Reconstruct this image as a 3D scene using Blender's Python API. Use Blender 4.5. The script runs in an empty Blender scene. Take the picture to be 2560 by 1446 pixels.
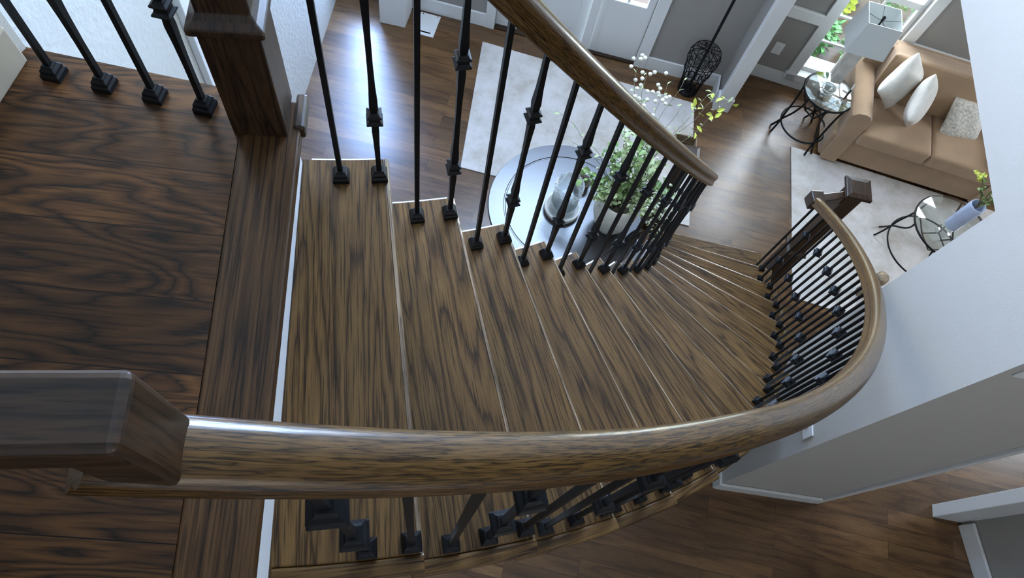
import bpy, math, random
from mathutils import Vector, Matrix
random.seed(7)
S = bpy.context.scene
COL = S.collection
PI = math.pi

# ------------------------------------------------------------------ camera
D = 4.145                      # camera height above the ground floor
LZ = 3.04                      # landing height
cam = bpy.data.cameras.new('camera'); camo = bpy.data.objects.new('camera', cam); COL.objects.link(camo)
cam.sensor_width = 36.0; cam.lens = 36.0*1700/2560; cam.clip_start = 0.02; cam.clip_end = 200
R_ = (0.991189, -0.042651, 0.125403); U_ = (-0.013513, 0.909242, 0.416049); B_ = (-0.131766, -0.414078, 0.900654)
M = Matrix(((R_[0], U_[0], B_[0], 0), (R_[1], U_[1], B_[1], 0), (R_[2], U_[2], B_[2], D), (0, 0, 0, 1)))
camo.matrix_world = M
S.camera = camo

# ------------------------------------------------------------------ world, sun, window and fill light, exposure
w = bpy.data.worlds.new('world'); S.world = w; w.use_nodes = True
bg = w.node_tree.nodes['Background']
bg.inputs[0].default_value = (0.62, 0.80, 1.0, 1); bg.inputs[1].default_value = 3.0
def lamp(kind, name, loc, direc, energy, col, size=None, angle=None):
    l = bpy.data.lights.new(name, kind); l.energy = energy; l.color = col
    o = bpy.data.objects.new(name, l); COL.objects.link(o); o.location = loc
    o.rotation_euler = Vector(direc).to_track_quat('-Z', 'Y').to_euler()
    if size: l.shape = 'RECTANGLE'; l.size, l.size_y = size
    if angle: l.angle = angle
    return o
lamp('SUN', 'sun', (0, 12, 12), (-0.75, 0.45, -0.9), 16.0, (1.0, 0.93, 0.80), angle=0.03)
lamp('AREA', 'foyer_window_daylight', (1.35, 4.30, 4.15), (-0.25, -1, -0.55), 170, (0.47, 0.66, 1.0), size=(1.7, 1.5))
lamp('AREA', 'upper_left_fill', (-1.05, 2.9, 4.35), (1, 0.05, -0.30), 22, (1.0, 0.95, 0.92), size=(1.6, 1.3))  # added fill from the left, brightens the header and right-hand walls
lamp('AREA', 'side_blue_fill', (-0.50, 4.78, 1.35), (-0.10, -1, -0.30), 60, (0.32, 0.52, 1.0), size=(0.3, 1.7))  # added out of view, tints the textured wall and floor glare blue
lamp('AREA', 'living_window_daylight', (3.40, 4.02, 1.75), (-0.35, -1, -0.45), 40, (0.80, 0.90, 1.0), size=(0.6, 1.1))
lamp('AREA', 'living_far_area_light', (6.6, 2.0, 1.9), (-1, -0.05, -0.35), 60, (0.84, 0.91, 1.0), size=(1.8, 1.6))  # area light before the windowless far wall, out of view
lamp('AREA', 'hall_warm_fill', (1.2, -3.2, 3.9), (-0.12, 1, -0.35), 12, (1.0, 0.88, 0.75), size=(2.2, 1.6))  # added soft fill behind the camera, the back wall has no window
S.view_settings.view_transform = 'Standard'; S.view_settings.look = 'None'
S.view_settings.gamma = 1.0; S.view_settings.use_curve_mapping = False
S.view_settings.exposure = 1.55

# ------------------------------------------------------------------ materials
def mat(name):
    m = bpy.data.materials.new(name); m.use_nodes = True
    nt = m.node_tree; b = nt.nodes['Principled BSDF']
    return m, nt, b
def N(nt, t, **k):
    n = nt.nodes.new(t)
    for a, v in k.items():
        if a.startswith('i_'): n.inputs[a[2:].replace('_', ' ')].default_value = v
        else: setattr(n, a, v)
    return n
def L(nt, a, b): nt.links.new(a, b)
def simple(name, col, rough=0.5, metal=0.0, noise=0.0, nscale=20, bump=0.0, bscale=60, spec=0.5, **kw):
    m, nt, b = mat(name)
    b.inputs['Base Color'].default_value = (*col, 1); b.inputs['Roughness'].default_value = rough
    b.inputs['Metallic'].default_value = metal; b.inputs['Specular IOR Level'].default_value = spec
    tc = N(nt, 'ShaderNodeTexCoord')
    if noise:
        n = N(nt, 'ShaderNodeTexNoise'); n.inputs['Scale'].default_value = nscale; n.inputs['Detail'].default_value = 6
        L(nt, tc.outputs['Object'], n.inputs['Vector'])
        r = N(nt, 'ShaderNodeValToRGB'); c = r.color_ramp
        c.elements[0].position = 0.3; c.elements[1].position = 0.7
        c.elements[0].color = (*[x*(1-noise) for x in col], 1); c.elements[1].color = (*[min(1, x*(1+noise)) for x in col], 1)
        L(nt, n.outputs['Fac'], r.inputs['Fac']); L(nt, r.outputs['Color'], b.inputs['Base Color'])
    if bump:
        n = N(nt, 'ShaderNodeTexNoise'); n.inputs['Scale'].default_value = bscale; n.inputs['Detail'].default_value = 4
        L(nt, tc.outputs['Object'], n.inputs['Vector'])
        bp = N(nt, 'ShaderNodeBump'); bp.inputs['Strength'].default_value = bump; bp.inputs['Distance'].default_value = 0.01
        L(nt, n.outputs['Fac'], bp.inputs['Height']); L(nt, bp.outputs['Normal'], b.inputs['Normal'])
    return m
def wood(name, cols, rough=0.3, ring=14.0, su=1.3, sv=9.0, planks=None, tone=0.25, pore=0.55, coat=0.0, spec=0.5, bump=0.05, pu=11, pv=210):
    """cols: dark grain, mid, light - UV: u along the grain in metres, v across"""
    m, nt, b = mat(name)
    uv = N(nt, 'ShaderNodeUVMap')
    vec = uv.outputs['UV']
    tonefac = None
    if planks:
        br = N(nt, 'ShaderNodeTexBrick'); br.offset = 0.37; br.offset_frequency = 2
        br.inputs['Color1'].default_value = (0, 0, 0, 1); br.inputs['Color2'].default_value = (1, 1, 1, 1); br.inputs['Mortar'].default_value = (0.5, 0.5, 0.5, 1)
        br.inputs['Scale'].default_value = 1.0; br.inputs['Mortar Size'].default_value = 0.0012; br.inputs['Mortar Smooth'].default_value = 0.3
        br.inputs['Brick Width'].default_value = planks[0]; br.inputs['Row Height'].default_value = planks[1]
        L(nt, vec, br.inputs['Vector'])
        sep = N(nt, 'ShaderNodeSeparateXYZ'); L(nt, vec, sep.inputs[0])
        mul = N(nt, 'ShaderNodeMath', operation='MULTIPLY'); mul.inputs[1].default_value = 37.0; L(nt, br.outputs['Color'], mul.inputs[0])
        cmb = N(nt, 'ShaderNodeCombineXYZ'); L(nt, sep.outputs[0], cmb.inputs[0]); L(nt, sep.outputs[1], cmb.inputs[1]); L(nt, mul.outputs[0], cmb.inputs[2])
        vec = cmb.outputs[0]; tonefac = br
    mp = N(nt, 'ShaderNodeMapping'); mp.inputs['Scale'].default_value = (su, sv, 1); L(nt, vec, mp.inputs['Vector'])
    n1 = N(nt, 'ShaderNodeTexNoise'); n1.inputs['Scale'].default_value = 1.0; n1.inputs['Detail'].default_value = 2.5; n1.inputs['Roughness'].default_value = 0.45; n1.inputs['Distortion'].default_value = 0.25
    L(nt, mp.outputs[0], n1.inputs['Vector'])
    a = N(nt, 'ShaderNodeMath', operation='MULTIPLY'); a.inputs[1].default_value = ring; L(nt, n1.outputs['Fac'], a.inputs[0])
    # jitter so the rings have ragged edges
    mp2 = N(nt, 'ShaderNodeMapping'); mp2.inputs['Scale'].default_value = (pu, pv, 1); L(nt, vec, mp2.inputs['Vector'])
    n2 = N(nt, 'ShaderNodeTexNoise'); n2.inputs['Scale'].default_value = 1.0; n2.inputs['Detail'].default_value = 3; L(nt, mp2.outputs[0], n2.inputs['Vector'])
    j = N(nt, 'ShaderNodeMath', operation='MULTIPLY_ADD'); j.inputs[1].default_value = 0.55; L(nt, n2.outputs['Fac'], j.inputs[0]); L(nt, a.outputs[0], j.inputs[2])
    fr = N(nt, 'ShaderNodeMath', operation='FRACT'); L(nt, j.outputs[0], fr.inputs[0])
    r1 = N(nt, 'ShaderNodeValToRGB'); c = r1.color_ramp
    c.elements[0].position = 0.0; c.elements[0].color = (*cols[0], 1)
    c.elements[1].position = 1.0; c.elements[1].color = (*cols[0], 1)
    for ps, cc in ((0.06, [0.55*cols[0][i]+0.45*cols[1][i] for i in range(3)]), (0.14, cols[1]), (0.52, cols[2]), (0.86, cols[1]), (0.965, [0.6*cols[0][i]+0.4*cols[1][i] for i in range(3)])):
        e = c.elements.new(ps); e.color = (*cc, 1)
    L(nt, fr.outputs[0], r1.inputs['Fac'])
    # pores
    r2 = N(nt, 'ShaderNodeValToRGB'); c = r2.color_ramp
    c.elements[0].position = 0.36; c.elements[0].color = (1-pore, 1-pore, 1-pore, 1); c.elements[1].position = 0.52; c.elements[1].color = (1, 1, 1, 1)
    L(nt, n2.outputs['Fac'], r2.inputs['Fac'])
    mx = N(nt, 'ShaderNodeMix', data_type='RGBA', blend_type='MULTIPLY'); mx.inputs[0].default_value = 1.0
    L(nt, r1.outputs['Color'], mx.inputs[6]); L(nt, r2.outputs['Color'], mx.inputs[7])
    # broad tone drift
    n3 = N(nt, 'ShaderNodeTexNoise'); n3.inputs['Scale'].default_value = 2.2; n3.inputs['Detail'].default_value = 2; L(nt, vec, n3.inputs['Vector'])
    r3 = N(nt, 'ShaderNodeMapRange'); r3.inputs[1].default_value = 0.3; r3.inputs[2].default_value = 0.7; r3.inputs[3].default_value = 1-tone; r3.inputs[4].default_value = 1+tone
    L(nt, n3.outputs['Fac'], r3.inputs[0])
    mx2 = N(nt, 'ShaderNodeMix', data_type='RGBA', blend_type='MULTIPLY'); mx2.inputs[0].default_value = 1.0
    L(nt, mx.outputs[2], mx2.inputs[6]); L(nt, r3.outputs[0], mx2.inputs[7])
    out = mx2.outputs[2]
    if tonefac:
        r4 = N(nt, 'ShaderNodeMapRange'); r4.inputs[3].default_value = 0.72; r4.inputs[4].default_value = 1.25; L(nt, tonefac.outputs['Color'], r4.inputs[0])
        mx3 = N(nt, 'ShaderNodeMix', data_type='RGBA', blend_type='MULTIPLY'); mx3.inputs[0].default_value = 1.0
        L(nt, out, mx3.inputs[6]); L(nt, r4.outputs[0], mx3.inputs[7])
        mx4 = N(nt, 'ShaderNodeMix', data_type='RGBA'); L(nt, tonefac.outputs['Fac'], mx4.inputs[0]); L(nt, mx3.outputs[2], mx4.inputs[6]); mx4.inputs[7].default_value = (*[x*0.3 for x in cols[0]], 1)
        out = mx4.outputs[2]
    L(nt, out, b.inputs['Base Color'])
    b.inputs['Roughness'].default_value = rough; b.inputs['Coat Weight'].default_value = coat; b.inputs['Coat Roughness'].default_value = 0.12
    b.inputs['Specular IOR Level'].default_value = spec
    if bump:
        bp = N(nt, 'ShaderNodeBump'); bp.inputs['Strength'].default_value = bump; bp.inputs['Distance'].default_value = 0.003
        L(nt, n2.outputs['Fac'], bp.inputs['Height']); L(nt, bp.outputs['Normal'], b.inputs['Normal'])
    return m
def glassy(name, col=(1, 1, 1), refl=0.10, rough=0.02):
    m, nt, b = mat(name); nt.nodes.remove(b)
    o = nt.nodes['Material Output']
    t = N(nt, 'ShaderNodeBsdfTransparent'); t.inputs[0].default_value = (*col, 1)
    g = N(nt, 'ShaderNodeBsdfGlossy'); g.inputs['Roughness'].default_value = rough
    lw = N(nt, 'ShaderNodeLayerWeight'); lw.inputs[0].default_value = 0.35
    mr = N(nt, 'ShaderNodeMapRange'); mr.inputs[3].default_value = refl; mr.inputs[4].default_value = 0.7; L(nt, lw.outputs['Facing'], mr.inputs[0])
    mx = N(nt, 'ShaderNodeMixShader'); L(nt, mr.outputs[0], mx.inputs[0]); L(nt, t.outputs[0], mx.inputs[1]); L(nt, g.outputs[0], mx.inputs[2])
    L(nt, mx.outputs[0], o.inputs[0])
    return m

W_TREAD = wood('oak_tread', ((0.022, 0.011, 0.004), (0.098, 0.051, 0.016), (0.136, 0.075, 0.024)), rough=0.33, ring=10, su=0.9, sv=12, pore=0.65, tone=0.22, spec=0.26, pu=9, pv=300)
W_BOARD = wood('oak_board', ((0.014, 0.007, 0.003), (0.055, 0.026, 0.009), (0.082, 0.041, 0.014)), rough=0.40, spec=0.28, ring=6, su=0.7, sv=30, pore=0.6, tone=0.2, pu=9, pv=300)
W_LAND = wood('oak_landing', ((0.010, 0.005, 0.002), (0.054, 0.022, 0.006), (0.096, 0.041, 0.011)), rough=0.42, spec=0.28, ring=17, su=1.7, sv=8, planks=(1.7, 0.127), pore=0.5, tone=0.2)
W_FLOOR = wood('oak_floor', ((0.060, 0.028, 0.011), (0.112, 0.055, 0.021), (0.142, 0.074, 0.028)), rough=0.29, ring=4, su=1.2, sv=9, planks=(1.15, 0.105), pore=0.3, tone=0.15, spec=0.65)
W_RAIL = wood('oak_rail', ((0.020, 0.010, 0.003), (0.082, 0.041, 0.011), (0.120, 0.063, 0.018)), rough=0.27, ring=4, su=10, sv=210, pore=0.6, tone=0.2, bump=0.06, pu=30, pv=420)
W_NEWEL = wood('oak_newel', ((0.007, 0.004, 0.002), (0.030, 0.015, 0.007), (0.052, 0.026, 0.012)), rough=0.36, ring=5, su=2.5, sv=36, pore=0.5, pu=25, pv=350)
W_NOSE_LIT = wood('oak_nosing_lit', ((0.08, 0.05, 0.03), (0.19, 0.13, 0.08), (0.28, 0.20, 0.13)), rough=0.25, ring=4, su=3, sv=60, pore=0.3, tone=0.35)  # paler than the treads: the light line on the edges put into the colour
W_TABLE = wood('dark_table', ((0.016, 0.014, 0.014), (0.026, 0.023, 0.023), (0.034, 0.030, 0.030)), rough=0.30, ring=1.2, su=0.6, sv=4, pore=0.0, tone=0.05, spec=0.9, bump=0)
W_PALE = wood('pale_wood', ((0.12, 0.085, 0.05), (0.24, 0.175, 0.11), (0.33, 0.25, 0.165)), rough=0.6, ring=9, su=1.5, sv=8, pore=0.3)
IRON = simple('black_iron', (0.0035, 0.004, 0.005), rough=0.45, metal=0.0, spec=0.22)
WHITE = simple('white_trim', (0.72, 0.73, 0.72), rough=0.35)
WALL_W = simple('cream_wall', (0.66, 0.65, 0.60), rough=0.75, bump=0.12, bscale=180)
WALL_T = simple('textured_wall', (0.56, 0.56, 0.52), rough=0.7, bump=0.4, bscale=38)
WALL_G = simple('grey_wall', (0.30, 0.285, 0.265), rough=0.75, bump=0.1, bscale=180)
WALL_B = simple('beige_wall', (0.46, 0.435, 0.395), rough=0.75, bump=0.1, bscale=180)
CEIL = simple('ceiling_paint', (0.8, 0.8, 0.78), rough=0.85)
GLASS = glassy('window_glass')
GLASS3 = glassy('table_glass', (0.93, 0.97, 0.96), refl=0.02, rough=0.05)
GLASS2 = glassy('clear_glass', (0.95, 0.98, 0.98), refl=0.06)
CREAM = simple('cream_ceramic', (0.60, 0.57, 0.48), rough=0.45, noise=0.06, nscale=9)
STONE = simple('pale_stone', (0.55, 0.53, 0.48), rough=0.5, noise=0.25, nscale=14)
BLACKC = simple('black_ceramic', (0.008, 0.008, 0.009), rough=0.3)
SUEDE = simple('tan_suede', (0.33, 0.215, 0.125), rough=0.85, noise=0.12, nscale=5, bump=0.15, bscale=90)
SUEDE.node_tree.nodes['Principled BSDF'].inputs['Sheen Weight'].default_value = 0.55
SUEDE.node_tree.nodes['Principled BSDF'].inputs['Sheen Tint'].default_value = (1.0, 0.86, 0.78, 1)
PILLOW = simple('ivory_fabric', (0.70, 0.68, 0.63), rough=0.8, noise=0.05, nscale=30, bump=0.3, bscale=120)
FUR = simple('shaggy_fabric', (0.62, 0.60, 0.54), rough=0.95, noise=0.35, nscale=60, bump=0.9, bscale=90)
SHADE = simple('lamp_shade_linen', (0.62, 0.66, 0.66), rough=0.8, bump=0.1, bscale=300)
LEAF = simple('leaf_green', (0.17, 0.27, 0.08), rough=0.5, noise=0.5, nscale=25)
LEAF2 = simple('leaf_pale', (0.42, 0.50, 0.26), rough=0.5, noise=0.3, nscale=25)
BLOOM = simple('white_petal', (0.78, 0.78, 0.66), rough=0.5)
YBLOOM = simple('yellow_petal', (0.52, 0.58, 0.08), rough=0.5)
STEM = simple('stem_brown', (0.13, 0.12, 0.07), rough=0.7)
CANDLE = simple('wax', (0.62, 0.66, 0.70), rough=0.5)
LAWN = simple('lawn', (0.16, 0.28, 0.06), rough=0.9, noise=0.5, nscale=6)
SHRUBL = simple('shrub_leaf', (0.12, 0.30, 0.10), rough=0.6, noise=0.6, nscale=6)
SHRUBY = simple('shrub_leaf_yellow', (0.55, 0.62, 0.06), rough=0.6, noise=0.3, nscale=8)
PAVE = simple('red_paving', (0.45, 0.22, 0.20), rough=0.8, noise=0.2, nscale=12)
BLUEV = simple('blue_ceramic', (0.42, 0.50, 0.68), rough=0.3, noise=0.12, nscale=7)
def rugmat():
    m, nt, b = mat('woven_rug'); tc = N(nt, 'ShaderNodeTexCoord')
    n = N(nt, 'ShaderNodeTexNoise'); n.inputs['Scale'].default_value = 3.6; n.inputs['Detail'].default_value = 11; n.inputs['Roughness'].default_value = 0.74
    L(nt, tc.outputs['Object'], n.inputs['Vector'])
    r = N(nt, 'ShaderNodeValToRGB'); c = r.color_ramp
    c.elements[0].position = 0.38; c.elements[0].color = (0.45, 0.405, 0.35, 1)
    c.elements[1].position = 0.60; c.elements[1].color = (0.62, 0.58, 0.56, 1)
    e = c.elements.new(0.5); e.color = (0.55, 0.52, 0.48, 1)
    L(nt, n.outputs['Fac'], r.inputs['Fac']); L(nt, r.outputs['Color'], b.inputs['Base Color'])
    b.inputs['Roughness'].default_value = 0.9
    n2 = N(nt, 'ShaderNodeTexNoise'); n2.inputs['Scale'].default_value = 240; L(nt, tc.outputs['Object'], n2.inputs['Vector'])
    bp = N(nt, 'ShaderNodeBump'); bp.inputs['Strength'].default_value = 0.3; bp.inputs['Distance'].default_value = 0.004
    L(nt, n2.outputs['Fac'], bp.inputs['Height']); L(nt, bp.outputs['Normal'], b.inputs['Normal'])
    return m
RUG = rugmat()

# ------------------------------------------------------------------ mesh helpers
class MB:
    def __init__(s): s.v = []; s.f = []; s.uv = []; s.sm = []
    def add(s, verts, faces, smooth=False, uvs=None):
        o = len(s.v); s.v += [tuple(p) for p in verts]
        for i, f in enumerate(faces):
            s.f.append(tuple(o+k for k in f)); s.uv.append(uvs[i] if uvs else None); s.sm.append(smooth)
        return s
    def box(s, c, d, rot=0.0):
        cs, sn = math.cos(rot), math.sin(rot); vs = []
        for dz in (-1, 1):
            for dx, dy in ((-1, -1), (1, -1), (1, 1), (-1, 1)):
                x, y = dx*d[0]/2, dy*d[1]/2
                vs.append((c[0]+x*cs-y*sn, c[1]+x*sn+y*cs, c[2]+dz*d[2]/2))
        return s.add(vs, [(3, 2, 1, 0), (4, 5, 6, 7), (0, 1, 5, 4), (1, 2, 6, 5), (2, 3, 7, 6), (3, 0, 4, 7)])
    def prism(s, poly, z0, z1):
        a = sum(poly[i][0]*poly[(i+1) % len(poly)][1]-poly[(i+1) % len(poly)][0]*poly[i][1] for i in range(len(poly)))
        if a < 0: poly = poly[::-1]
        n = len(poly); vs = [(x, y, z0) for x, y in poly]+[(x, y, z1) for x, y in poly]
        return s.add(vs, [tuple(range(n-1, -1, -1)), tuple(range(n, 2*n))]+[(i, (i+1) % n, n+(i+1) % n, n+i) for i in range(n)])
    def lathe(s, prof, c=(0, 0, 0), seg=28, smooth=True, closed=False):
        vs = []; fs = []; n = len(prof)
        for r, z in prof:
            for k in range(seg):
                t = 2*PI*k/seg; vs.append((c[0]+r*math.cos(t), c[1]+r*math.sin(t), c[2]+z))
        for i in range(n-1 if not closed else n):
            a = i*seg; b_ = ((i+1) % n)*seg
            for k in range(seg):
                k2 = (k+1) % seg; fs.append((a+k, a+k2, b_+k2, b_+k))
        s.add(vs, fs, smooth)
        if not closed:
            o = len(s.v)-len(vs)
            if prof[0][0] > 1e-4: s.f.append(tuple(o+k for k in range(seg-1, -1, -1))); s.uv.append(None); s.sm.append(False)
            if prof[-1][0] > 1e-4: s.f.append(tuple(o+(n-1)*seg+k for k in range(seg))); s.uv.append(None); s.sm.append(False)
        return s
    def sweep(s, pts, prof, up=(0, 0, 1), smooth=True, cap=True, scale=None, uvscale=None):
        """prof: closed list of (side, up) offsets, swept along pts"""
        pts = [Vector(p) for p in pts]; n = len(prof); vs = []; ln = 0; lens = []
        per = [0]
        for i in range(n):
            a, b_ = prof[i], prof[(i+1) % n]; per.append(per[-1]+math.hypot(a[0]-b_[0], a[1]-b_[1]))
        for i, p in enumerate(pts):
            t = (pts[min(i+1, len(pts)-1)]-pts[max(i-1, 0)]).normalized()
            u = Vector(up); side = t.cross(u)
            if side.length < 1e-4: side = t.cross(Vector((0, 1, 0.01)))
            side.normalize(); u2 = side.cross(t).normalized()
            k = scale(i/(len(pts)-1)) if scale else 1
            for a, b_ in prof: vs.append(p+side*a*k+u2*b_*k)
            if i: ln += (p-pts[i-1]).length
            lens.append(ln)
        fs = []; uvs = []
        for i in range(len(pts)-1):
            for k in range(n):
                k2 = (k+1) % n
                fs.append((i*n+k, i*n+k2, (i+1)*n+k2, (i+1)*n+k))
                uvs.append([(lens[i], per[k]), (lens[i], per[k+1]), (lens[i+1], per[k+1]), (lens[i+1], per[k])])
        s.add(vs, fs, smooth, uvs)
        if cap:
            o = len(s.v)-len(vs)
            s.f.append(tuple(o+k for k in range(n-1, -1, -1))); s.uv.append(None); s.sm.append(False)
            s.f.append(tuple(o+(len(pts)-1)*n+k for k in range(n))); s.uv.append(None); s.sm.append(False)
        return s
    def tube(s, pts, r, seg=8, scale=None):
        prof = [(r*math.cos(2*PI*k/seg), r*math.sin(2*PI*k/seg)) for k in range(seg)]
        return s.sweep(pts, prof, scale=scale)
    def ring(s, c, R, r, seg=40, ts=8):
        vs = []; fs = []
        for i in range(seg):
            a = 2*PI*i/seg
            for k in range(ts):
                b_ = 2*PI*k/ts; vs.append((c[0]+(R+r*math.cos(b_))*math.cos(a), c[1]+(R+r*math.cos(b_))*math.sin(a), c[2]+r*math.sin(b_)))
        for i in range(seg):
            for k in range(ts):
                fs.append((i*ts+k, ((i+1) % seg)*ts+k, ((i+1) % seg)*ts+(k+1) % ts, i*ts+(k+1) % ts))
        return s.add(vs, fs, True)
    def sqloft(s, prof, c=(0, 0), rot=0.0):
        """square section loft along z: prof list of (z, halfwidth)"""
        cs, sn = math.cos(rot), math.sin(rot); vs = []
        for z, h in prof:
            for dx, dy in ((-1, -1), (1, -1), (1, 1), (-1, 1)):
                x, y = dx*h, dy*h; vs.append((c[0]+x*cs-y*sn, c[1]+x*sn+y*cs, z))
        fs = [(3, 2, 1, 0)]; n = len(prof)
        for i in range(n-1):
            for k in range(4):
                k2 = (k+1) % 4; fs.append((i*4+k, i*4+k2, (i+1)*4+k2, (i+1)*4+k))
        fs.append(tuple((n-1)*4+k for k in range(4)))
        return s.add(vs, fs)
    def build(s, name, m, parent=None, grain=None, off=None, bevel=0, bseg=2, kind=None, subsurf=0):
        me = bpy.data.meshes.new(name); me.from_pydata(s.v, [], s.f); me.update()
        uvl = me.uv_layers.new(name='UVMap')
        g = Vector(grain or (1, 0, 0)).normalized()
        off = off or (random.uniform(0, 30), random.uniform(0, 30))
        for i, p in enumerate(me.polygons):
            p.use_smooth = s.sm[i] if i < len(s.sm) else False
            nrm = p.normal; gg = g
            if abs(nrm.dot(g)) > 0.8: gg = Vector((0, 0, 1)) if abs(nrm.z) < 0.8 else Vector((0, 1, 0))
            a = (gg-nrm*gg.dot(nrm)).normalized(); b_ = nrm.cross(a)
            for j, li in enumerate(p.loop_indices):
                if s.uv[i]: u, v = s.uv[i][j]
                else:
                    co = me.vertices[me.loops[li].vertex_index].co; u, v = co.dot(a), co.dot(b_)
                uvl.data[li].uv = (u+off[0], v+off[1])
        me.materials.append(m)
        o = bpy.data.objects.new(name, me); COL.objects.link(o)
        if parent: o.parent = parent
        if kind: o['kind'] = kind
        if bevel:
            b = o.modifiers.new('bevel', 'BEVEL'); b.width = bevel; b.segments = bseg; b.limit_method = 'ANGLE'; b.angle_limit = 0.6
        if subsurf:
            q = o.modifiers.new('sub', 'SUBSURF'); q.levels = subsurf; q.render_levels = subsurf
        return o
def tag(o, label=None, cat=None, group=None, kind=None):
    if label: o['label'] = label
    if cat: o['category'] = cat
    if group: o['group'] = group
    if kind: o['kind'] = kind
    return o
def thing(name, label, cat, loc=(0, 0, 0), rot=0.0, group=None):
    o = bpy.data.objects.new(name, None); COL.objects.link(o); o.location = loc; o.rotation_euler = (0, 0, rot); o.empty_display_size = 0.05
    return tag(o, label, cat, group)
def copy_child(o, parent):
    c = o.copy(); COL.objects.link(c); c.parent = parent
    return c

# ------------------------------------------------------------------ stair geometry
CX, CY, T0, DT, RS = -0.268, 2.718, -1.5545, 0.0888, 0.19
def PP(r, k): a = T0+DT*k; return (CX+r*math.cos(a), CY+r*math.sin(a))
RI, RO = 1.812, 2.685
AZ = -0.217                                  # direction of the house walls
hx, hy = math.cos(AZ), math.sin(AZ)

def arc(r, k0, k1, n=5): return [PP(r, k0+(k1-k0)*i/n) for i in range(n+1)]

stairs = thing('staircase', 'curved dark oak staircase with white risers descending from the landing to the foyer', 'staircase')
for k in range(1, 16):
    bi, bo = k-1-0.165, k-1-0.112
    eo = 0.0095                # nosing strip width
    fi, fo = k-eo/RI/DT, k-eo/RO/DT
    poly = arc(RI, bi, fi)+arc(RO-0.032, fo, bo)
    top = LZ-RS*k
    mid = PP(2.2, k-0.5); g = (mid[0]-CX, mid[1]-CY, 0)
    m = MB(); m.prism(poly, top-0.030, top)
    m.build('tread', W_TREAD, stairs, grain=g, bevel=0.003, bseg=2)
    # half round front nosing, and the return strip along the outer end
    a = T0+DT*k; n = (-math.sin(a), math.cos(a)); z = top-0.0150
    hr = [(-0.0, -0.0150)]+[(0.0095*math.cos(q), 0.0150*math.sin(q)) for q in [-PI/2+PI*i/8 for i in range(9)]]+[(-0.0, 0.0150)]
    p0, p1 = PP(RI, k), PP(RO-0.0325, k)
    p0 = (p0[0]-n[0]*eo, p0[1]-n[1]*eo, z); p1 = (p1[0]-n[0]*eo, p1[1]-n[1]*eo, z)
    MB().sweep([p0, p1], [(-x, y) for x, y in hr], smooth=False).build('nosing', W_NOSE_LIT, stairs)
    ra = arc(RO-0.032, bo, k, 8)+arc(RO, k, bo, 8)
    MB().prism(ra, top-0.030, top).build('end_return', W_TREAD, stairs, grain=(n[0], n[1], 0), bevel=0.006, bseg=3)
def riserbox(k):
    # riser under nosing line k, top at nosing k underside
    zt = LZ-RS*k-0.030; zb = LZ-RS*(k+1)
    a = T0+DT*k; n = (math.sin(a), -math.cos(a))     # towards the top of the stairs
    o1, o2 = 0.027, 0.042
    pi_, po = PP(RI+0.01, k), PP(RO-0.01, k)
    poly = [(pi_[0]+n[0]*o1, pi_[1]+n[1]*o1), (po[0]+n[0]*o1, po[1]+n[1]*o1), (po[0]+n[0]*o2, po[1]+n[1]*o2), (pi_[0]+n[0]*o2, pi_[1]+n[1]*o2)]
    return MB().prism(poly, zb, zt)
for k in range(0, 16): riserbox(k).build('riser', WHITE, stairs)
m = MB()
for k in range(1, 16):
    top = LZ-RS*k
    m.prism(arc(RI-0.006, k-1-0.05, k-0.12)+arc(RI+0.004, k-0.12, k-1-0.05), top-0.34 if k < 15 else 0.0, top-0.006)
m.build('stringer', WHITE, stairs)
m = MB()
for k in range(1, 16):
    top = LZ-RS*k
    m.prism(arc(RO-0.05, k-1, k)+arc(RO-0.03, k, k-1), max(0, top-0.36), top-0.031)
m.build('stringer', WHITE, stairs)

# landing
landpoly = [(-0.348, 0.925), (-0.76, 1.008), (-2.6, 1.40), (-2.6, -1.6), (-0.348, -1.6)]
MB().prism(landpoly, LZ-0.02, LZ).build('floor_landing', W_LAND, grain=(1, -0.10, 0), off=(3.1, 0.07), kind='structure')
MB().prism([(-0.236, -1.6), (-0.236, 0.905), (-0.30, 0.915), (-0.3478, 0.925), (-0.3478, -1.6)], LZ-0.030, LZ+0.0005).build('trim_9', W_BOARD, grain=(0, 1, 0), off=(9.3, 0.02), bevel=0.004, bseg=2, kind='structure')
MB().prism([(-0.2785, -1.6), (-0.2785, 0.86), (-0.35, 0.885), (-0.76, 0.965), (-2.6, 1.36), (-2.6, -1.6)], LZ-0.30, LZ-0.030).build('trim_10', WHITE, kind='structure')
# small return moulding at the corner of the nosing
MB().prism([(-0.250, 0.84), (-0.228, 0.84), (-0.228, 0.925), (-0.250, 0.925)], LZ-0.028, LZ+0.006).build('trim_11', W_NEWEL, grain=(0, 1, 0), bevel=0.006, kind='structure')

# ------------------------------------------------------------------ balusters
shoe_me = None
def bar_prof(h, knuckles, swell=True):
    w = 0.0053; pr = [(0.0, w)]
    if not swell: return [(0.0, w), (h, w)]
    for kz in knuckles:
        pr += [(kz-0.13, w), (kz-0.075, w*1.15), (kz-0.035, w*1.38), (kz-0.016, w*1.20), (kz, w*0.95), (kz+0.016, w*1.20), (kz+0.040, w*1.58), (kz+0.085, w*1.18), (kz+0.14, w)]
    pr.append((h, w)); pr2 = [pr[0]]
    for p in pr[1:]:
        if p[0] > pr2[-1][0]+0.002: pr2.append(p)
    return pr2
SHOE = [(0.0, 0.0155), (0.010, 0.0155), (0.014, 0.0130), (0.019, 0.0130), (0.024, 0.0095), (0.028, 0.0080)]
KNK = [(-0.017, 0.0085), (-0.013, 0.0105), (-0.009, 0.0170), (-0.0065, 0.0178), (-0.002, 0.0125), (0.004, 0.0118), (0.009, 0.0160), (0.0115, 0.0160), (0.014, 0.0105), (0.018, 0.0085)]
_c = {}
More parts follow.
